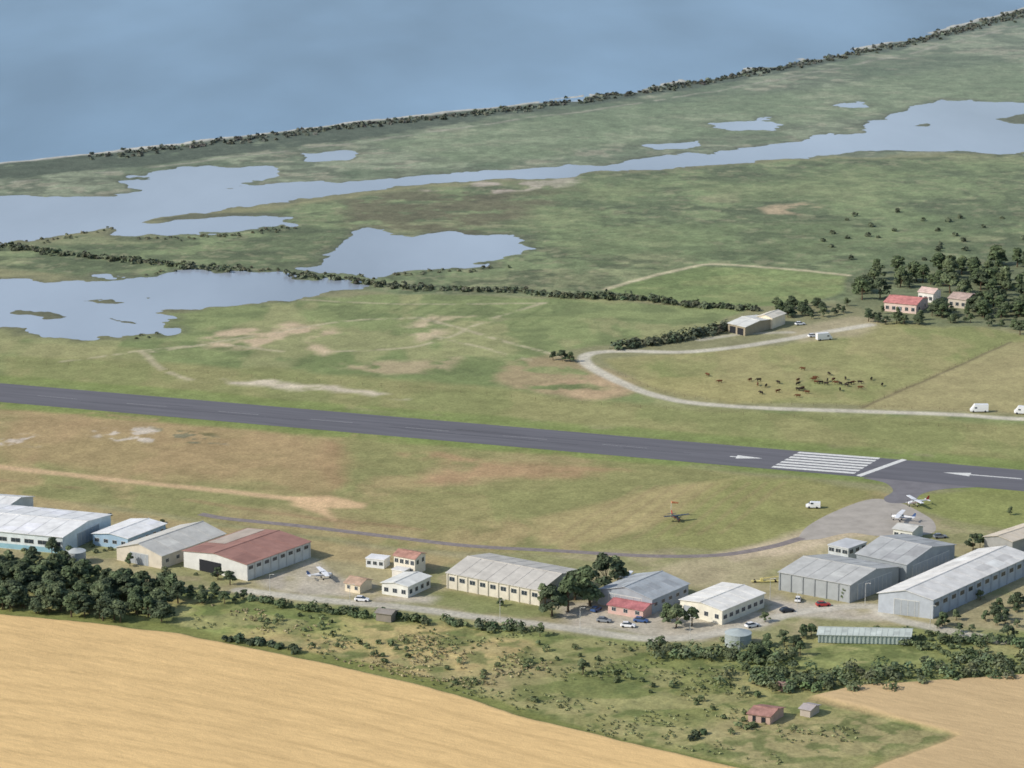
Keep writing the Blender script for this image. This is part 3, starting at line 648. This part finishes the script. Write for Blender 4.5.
building("ruined_cottage",(748,721),(770,724),(787,716),2.0,.8,'AB',(176,150,136),(152,116,106),tile=True,front=[('open',.2,.35,1.6),('open',.6,.8,1.5)],seams=0)
building("garden_shed",(800,715),(810,717),(820,712),1.8,.5,'AB',(170,160,148),(160,152,148),seams=0)
building("garden_shed",(777,690),(785,691),(790,688),1.4,.3,'AB',(150,124,114),(150,122,112),seams=0)
# ---------------------------------------------------------------- object builder
class B_:
    def __init__(s): s.V=[];s.F=[];s.M=[]
    def add(s,V,Fk,m):
        o=len(s.V); s.V+= [tuple(v) for v in V]; s.F+=[tuple(o+i for i in f) for f in Fk]; s.M+=[m]*len(Fk)
    def loft(s,secs,m,cap=True):
        k=len(secs[0]); V=[v for sc_ in secs for v in sc_]; Fk=[]
        for a in range(len(secs)-1):
            for i in range(k): Fk.append((a*k+i,a*k+(i+1)%k,(a+1)*k+(i+1)%k,(a+1)*k+i))
        if cap: Fk+= [tuple(range(k))[::-1],tuple((len(secs)-1)*k+i for i in range(k))]
        s.add(V,Fk,m)
    def box(s,c,d,m,top=1.0):
        x,y,z=c;a,b,h=d[0]/2,d[1]/2,d[2]/2
        s.loft([[(x-a,y-b,z-h),(x+a,y-b,z-h),(x+a,y+b,z-h),(x-a,y+b,z-h)],[(x-a*top,y-b*top,z+h),(x+a*top,y-b*top,z+h),(x+a*top,y+b*top,z+h),(x-a*top,y+b*top,z+h)]],m)
    def cyl(s,p0,p1,r0,r1,m,k=12):
        p0=Vector(p0);p1=Vector(p1);d=(p1-p0).normalized();u=d.orthogonal().normalized();v=d.cross(u)
        s.loft([[p+u*math.cos(6.28318*i/k)*r+v*math.sin(6.28318*i/k)*r for i in range(k)] for p,r in ((p0,r0),(p1,r1))],m)
    def ell(s,xs,m,k=10):
        s.loft([[(x,ry*math.cos(6.28318*i/k),z+rz*math.sin(6.28318*i/k)) for i in range(k)] for x,z,ry,rz in xs],m)
    def mesh(s,name,mats): return mkmesh(name,s.V,s.F,mats,s.M)
white_p=mat("white_vehicle_paint",(218,220,220),0.03,1,0.35,0,0.5); tyre=mat("tyre_rubber",(34,34,36),0.1,4,0.9); red_p=mat("red_vehicle_paint",(160,50,46),0.05,1,0.35,0,.5)
blue_p=mat("blue_vehicle_paint",(60,86,130),0.05,1,0.35,0,.5); grey_p=mat("grey_vehicle_paint",(120,124,128),0.05,1,0.35,0,.5); dark_p=mat("dark_vehicle_paint",(44,48,54),0.05,1,0.35,0,.5)
yel=mat("yellow_paint",(196,184,120),0.05,1,0.5)
def sec(x,w,z0,z1,t=0.88): return [(x,-w/2,z0),(x,w/2,z0),(x,w/2,(z0+z1)/2),(x,w/2*t,z1),(x,-w/2*t,z1),(x,-w/2,(z0+z1)/2)]
def car_mesh(p):
    b=B_(); b.loft([sec(-2.1,1.5,.4,.8),sec(-1.9,1.72,.28,.95),sec(0,1.76,.25,.95),sec(1.3,1.72,.25,.85),sec(2.0,1.6,.3,.7),sec(2.12,1.4,.4,.6)],0)
    b.loft([sec(-1.85,1.5,.93,.95),sec(-1.4,1.5,.9,1.38,.8),sec(.1,1.52,.9,1.45,.8),sec(1.05,1.5,.85,.9)],1)
    b.box((-.65,0,1.44),(1.5,1.16,.05),0)
    for x in (-1.3,1.3):
        for y in (-.8,.8): b.cyl((x,y-.1,.32),(x,y+.1,.32),.32,.32,2)
    return b.mesh("car",[p,glass,tyre])
def van_mesh(p,L_=5.6,hh=2.4):
    b=B_(); b.loft([sec(-L_/2,1.9,.4,hh,.92),sec(L_/2-1.5,1.95,.35,hh,.92),sec(L_/2-.75,1.9,.35,hh*.62,.9),sec(L_/2,1.7,.4,1.0,.9)],0)
    b.loft([sec(L_/2-1.42,1.7,1.35,hh-.15,.9),sec(L_/2-.9,1.72,1.3,1.62,.9)],1)
    for y in (-.97,.97): b.box((L_/2-1.9,y,1.7),(.9,.06,.5),1)
    for x in (-L_/2+1.1,L_/2-1.1):
        for y in (-.85,.85): b.cyl((x,y-.12,.36),(x,y+.12,.36),.36,.36,2)
    return b.mesh("van",[p,glass,tyre])
def plane_mesh(p,stripe):
    b=B_()
    b.ell([(3.0,1.25,.12,.12),(2.8,1.25,.42,.42),(1.8,1.3,.52,.52),(.8,1.4,.56,.62),(-.6,1.4,.5,.58),(-2.4,1.5,.26,.3),(-4.4,1.65,.1,.14)],0)
    b.loft([[(1.55,-.4,1.7),(1.55,.4,1.7),(.9,.38,2.12),(.9,-.38,2.12)],[(-.9,-.4,1.75),(-.9,.4,1.75),(-.7,.36,2.1),(-.7,-.36,2.1)]],1)
    def wing(x0,x1,y,z,t,xo,zo):
        for s_ in (-1,1):
            b.loft([[(x0,s_*.3,z),(x0+.2,s_*.3,z+t),(x1,s_*.3,z+t*.6),(x1,s_*.3,z)],[(x0-xo,s_*y,z+zo),(x0-xo-.1,s_*y,z+zo+t*.6),(x1+.05,s_*y,z+zo+t*.4),(x1+.05,s_*y,z+zo)]],0)
    wing(1.2,-.35,5.0,2.1,.17,.25,.1); wing(-3.6,-4.4,1.7,1.68,.07,.2,0)
    b.loft([[(-3.3,-.05,1.75),(-4.5,-.05,1.75),(-4.5,.05,1.75),(-3.3,.05,1.75)],[(-4.2,-.03,2.95),(-4.75,-.03,2.95),(-4.75,.03,2.95),(-4.2,.03,2.95)]],2)
    b.box((0,-.57,1.3),(4,.03,.16),2); b.box((0,.57,1.3),(4,.03,.16),2)
    b.cyl((3.0,0,1.25),(3.25,0,1.25),.14,.04,2,8); b.box((3.08,0,1.25),(.05,.14,1.9),3)
    for s_ in (-1,1):
        b.cyl((.2,s_*.4,1.0),(.1,s_*1.2,.35),.05,.04,0,6); b.cyl((.1,s_*1.2-.08,.25),(.1,s_*1.2+.08,.25),.25,.25,3)
        b.cyl((.5,s_*.5,1.1),(.5,s_*2.5,2.1),.03,.03,0,6)
    b.cyl((2.4,0,.9),(2.4,0,.3),.05,.04,0,6); b.cyl((2.4,-.08,.22),(2.4,.08,.22),.22,.22,3)
    return b.mesh("light_aircraft",[p,glass,stripe,tyre])
def place(name,me,px,py,deg,s=1):
    p=q(px,py); return obj(name,me,None,(p.x,p.y,0.04),math.radians(deg),s)
cars={k:car_mesh(p) for k,p in dict(w=white_p,r=red_p,b=blue_p,g=grey_p,d=dark_p).items()}
vanw=van_mesh(white_p,4.6,2.0); bigv=van_mesh(white_p,6.4,2.9)
pl1=plane_mesh(white_p,red_p); pl2=plane_mesh(white_p,blue_p); pl3=plane_mesh(dark_p,red_p)
place("parked_van",bigv,979,412,180); place("parked_van",bigv,1023,414,170)
place("parked_truck",van_mesh(white_p,6.5,2.9),824,340,20); place("parked_car",cars['w'],813,337,20)
place("parked_van",vanw,813,508,175); 
place("light_aircraft",pl1,916,506,200); place("light_aircraft",pl2,901,521,160); place("light_aircraft",pl2,322,579,20); place("light_aircraft",pl1,625,583,-20); place("light_aircraft",pl3,676,521,-70,.85)
for c,x,y,d in [('r',823,606,10),('b',641,622,-15),('w',628,627,-10),('b',596,611,60),('g',604,622,-15),('w',798,601,80),('w',752,627,30),('w',880,545,20),('g',940,538,10),('d',787,612,20),('w',362,601,-10),('w',800,325,20)]:
    place("parked_car",cars[c],x,y,d)
def tank(px,py,r,h,colr,name="water_tank"):
    b=B_(); b.cyl((0,0,-.1),(0,0,h),r,r,0,28); b.cyl((0,0,h+.01),(0,0,h+r*.28),r*1.03,.15,1,28)
    for z in (h*.33,h*.66,h*.98): b.cyl((0,0,z-.06),(0,0,z+.06),r*1.02,r*1.02,1,28)
    b.box((0,-r-.12,h/2),(.5,.08,h),1)
    p=q(px,py); obj(name,b.mesh(name,[cm('wall',colr),cm('roof',tuple(int(c*1.08) for c in colr))]),None,(p.x,p.y,0))
tank(738,645,3.6,3.6,(146,154,152)); tank(76,563,3.0,3.8,(160,164,162),"storage_silo")
b=B_(); b.cyl((0,0,0),(0,0,5),.10,.06,0,8); b.loft([[(0.1,.4*math.cos(a*1.0472),4.8+.4*math.sin(a*1.0472)) for a in range(6)],[(2.4,.2*math.cos(a*1.0472),4.4+.2*math.sin(a*1.0472)) for a in range(6)]],1)
obj("windsock",b.mesh("windsock",[trim,mat("windsock_orange",(200,130,90))]),None,q(671,517),0.3)
b=B_(); b.box((0,0,.35),(8,1.2,.2),0); b.box((-1,0,.8),(.8,1.0,.8),0); b.cyl((-1,0,1.1),(4.2,0,1.7),.13,.09,0,8)
for x in (-3,3):
    for y in (-.6,.6): b.cyl((x,y-.1,.35),(x,y+.1,.35),.35,.35,1)
obj("yellow_crane_trailer",b.mesh("yellow_crane_trailer",[yel,tyre]),None,q(765,582),0.05)
for x,y in [(500,622),(580,630),(690,640),(797,614),(770,600),(930,628),(270,596),(350,606),(865,605)]:
    b=B_(); b.cyl((0,0,0),(0,0,6.5),.08,.05,0,8); b.cyl((0,0,6.4),(1.1,0,6.7),.05,.04,0,6); b.box((1.4,0,6.7),(.6,.22,.1),0)
    obj("street_lamp",b.mesh("street_lamp",[trim]),None,q(x,y),-0.6)
def fence(name,pts,step,h):
    P=QL(smoothline(pts,6)); b=B_()
    for a_,c_ in zip(P[:-1],P[1:]):
        d=np.linalg.norm(c_-a_); k=max(1,int(d/step))
        for i_ in range(k):
            p=a_+(c_-a_)*i_/k; b.cyl((p[0],p[1],-.3),(p[0],p[1],h),.06,.05,0,5)
        for z in (h*.5,h*.92): b.cyl((a_[0],a_[1],z),(c_[0],c_[1],z),.015,.015,0,3)
    obj(name,b.mesh(name,[barkm]))
fence("paddock_fence",[(618,374),(665,393),(735,402),(860,407),(1024,414)],5,1.1)
fence("paddock_fence",[(862,407),(930,378),(1008,342)],5,1.1)
fence("airfield_fence",[(0,362),(150,370),(400,388),(560,402),(700,412),(1024,432)],7,1.2)
def cow(p):
    b=B_()
    b.ell([(-1.05,1.1,.08,.1),(-.95,1.08,.28,.3),(-.5,1.0,.34,.38),(.1,.98,.36,.42),(.6,1.02,.32,.42),(.95,1.12,.2,.28),(1.25,1.05,.14,.18),(1.5,.85,.12,.15),(1.75,.7,.08,.09)],0,10)
    for x in (-.75,.65):
        for y in (-.2,.2):
            kx=-.1 if x<0 else .03
            b.cyl((x,y,.95),(x-kx,y,.5),.14,.08,0,6); b.cyl((x-kx,y,.52),(x,y,.0),.07,.06,0,6)
    b.cyl((-1.05,0,1.2),(-1.2,0,.5),.04,.05,0,5)
    for y in (-1,1): b.cyl((1.38,y*.1,1.05),(1.4,y*.3,1.12),.05,.02,0,5)
    return b.mesh("cow",[p])
cowm=[cow(mat("dark_hide",(40,34,30),.1,2)),cow(mat("brown_hide",(92,60,40),.1,2))]
for p in list(scatter([(760,384),(850,374),(890,384),(865,397),(800,400),(770,394)],20,99))+list(scatter([(700,372),(860,360),(900,388),(740,396)],16,98)):
    obj("grazing_cow",random.choice(cowm),None,(p[0],p[1],0),random.uniform(0,6.28),0.9)
print("objects",len(bpy.data.objects),"faces",len(Fc))
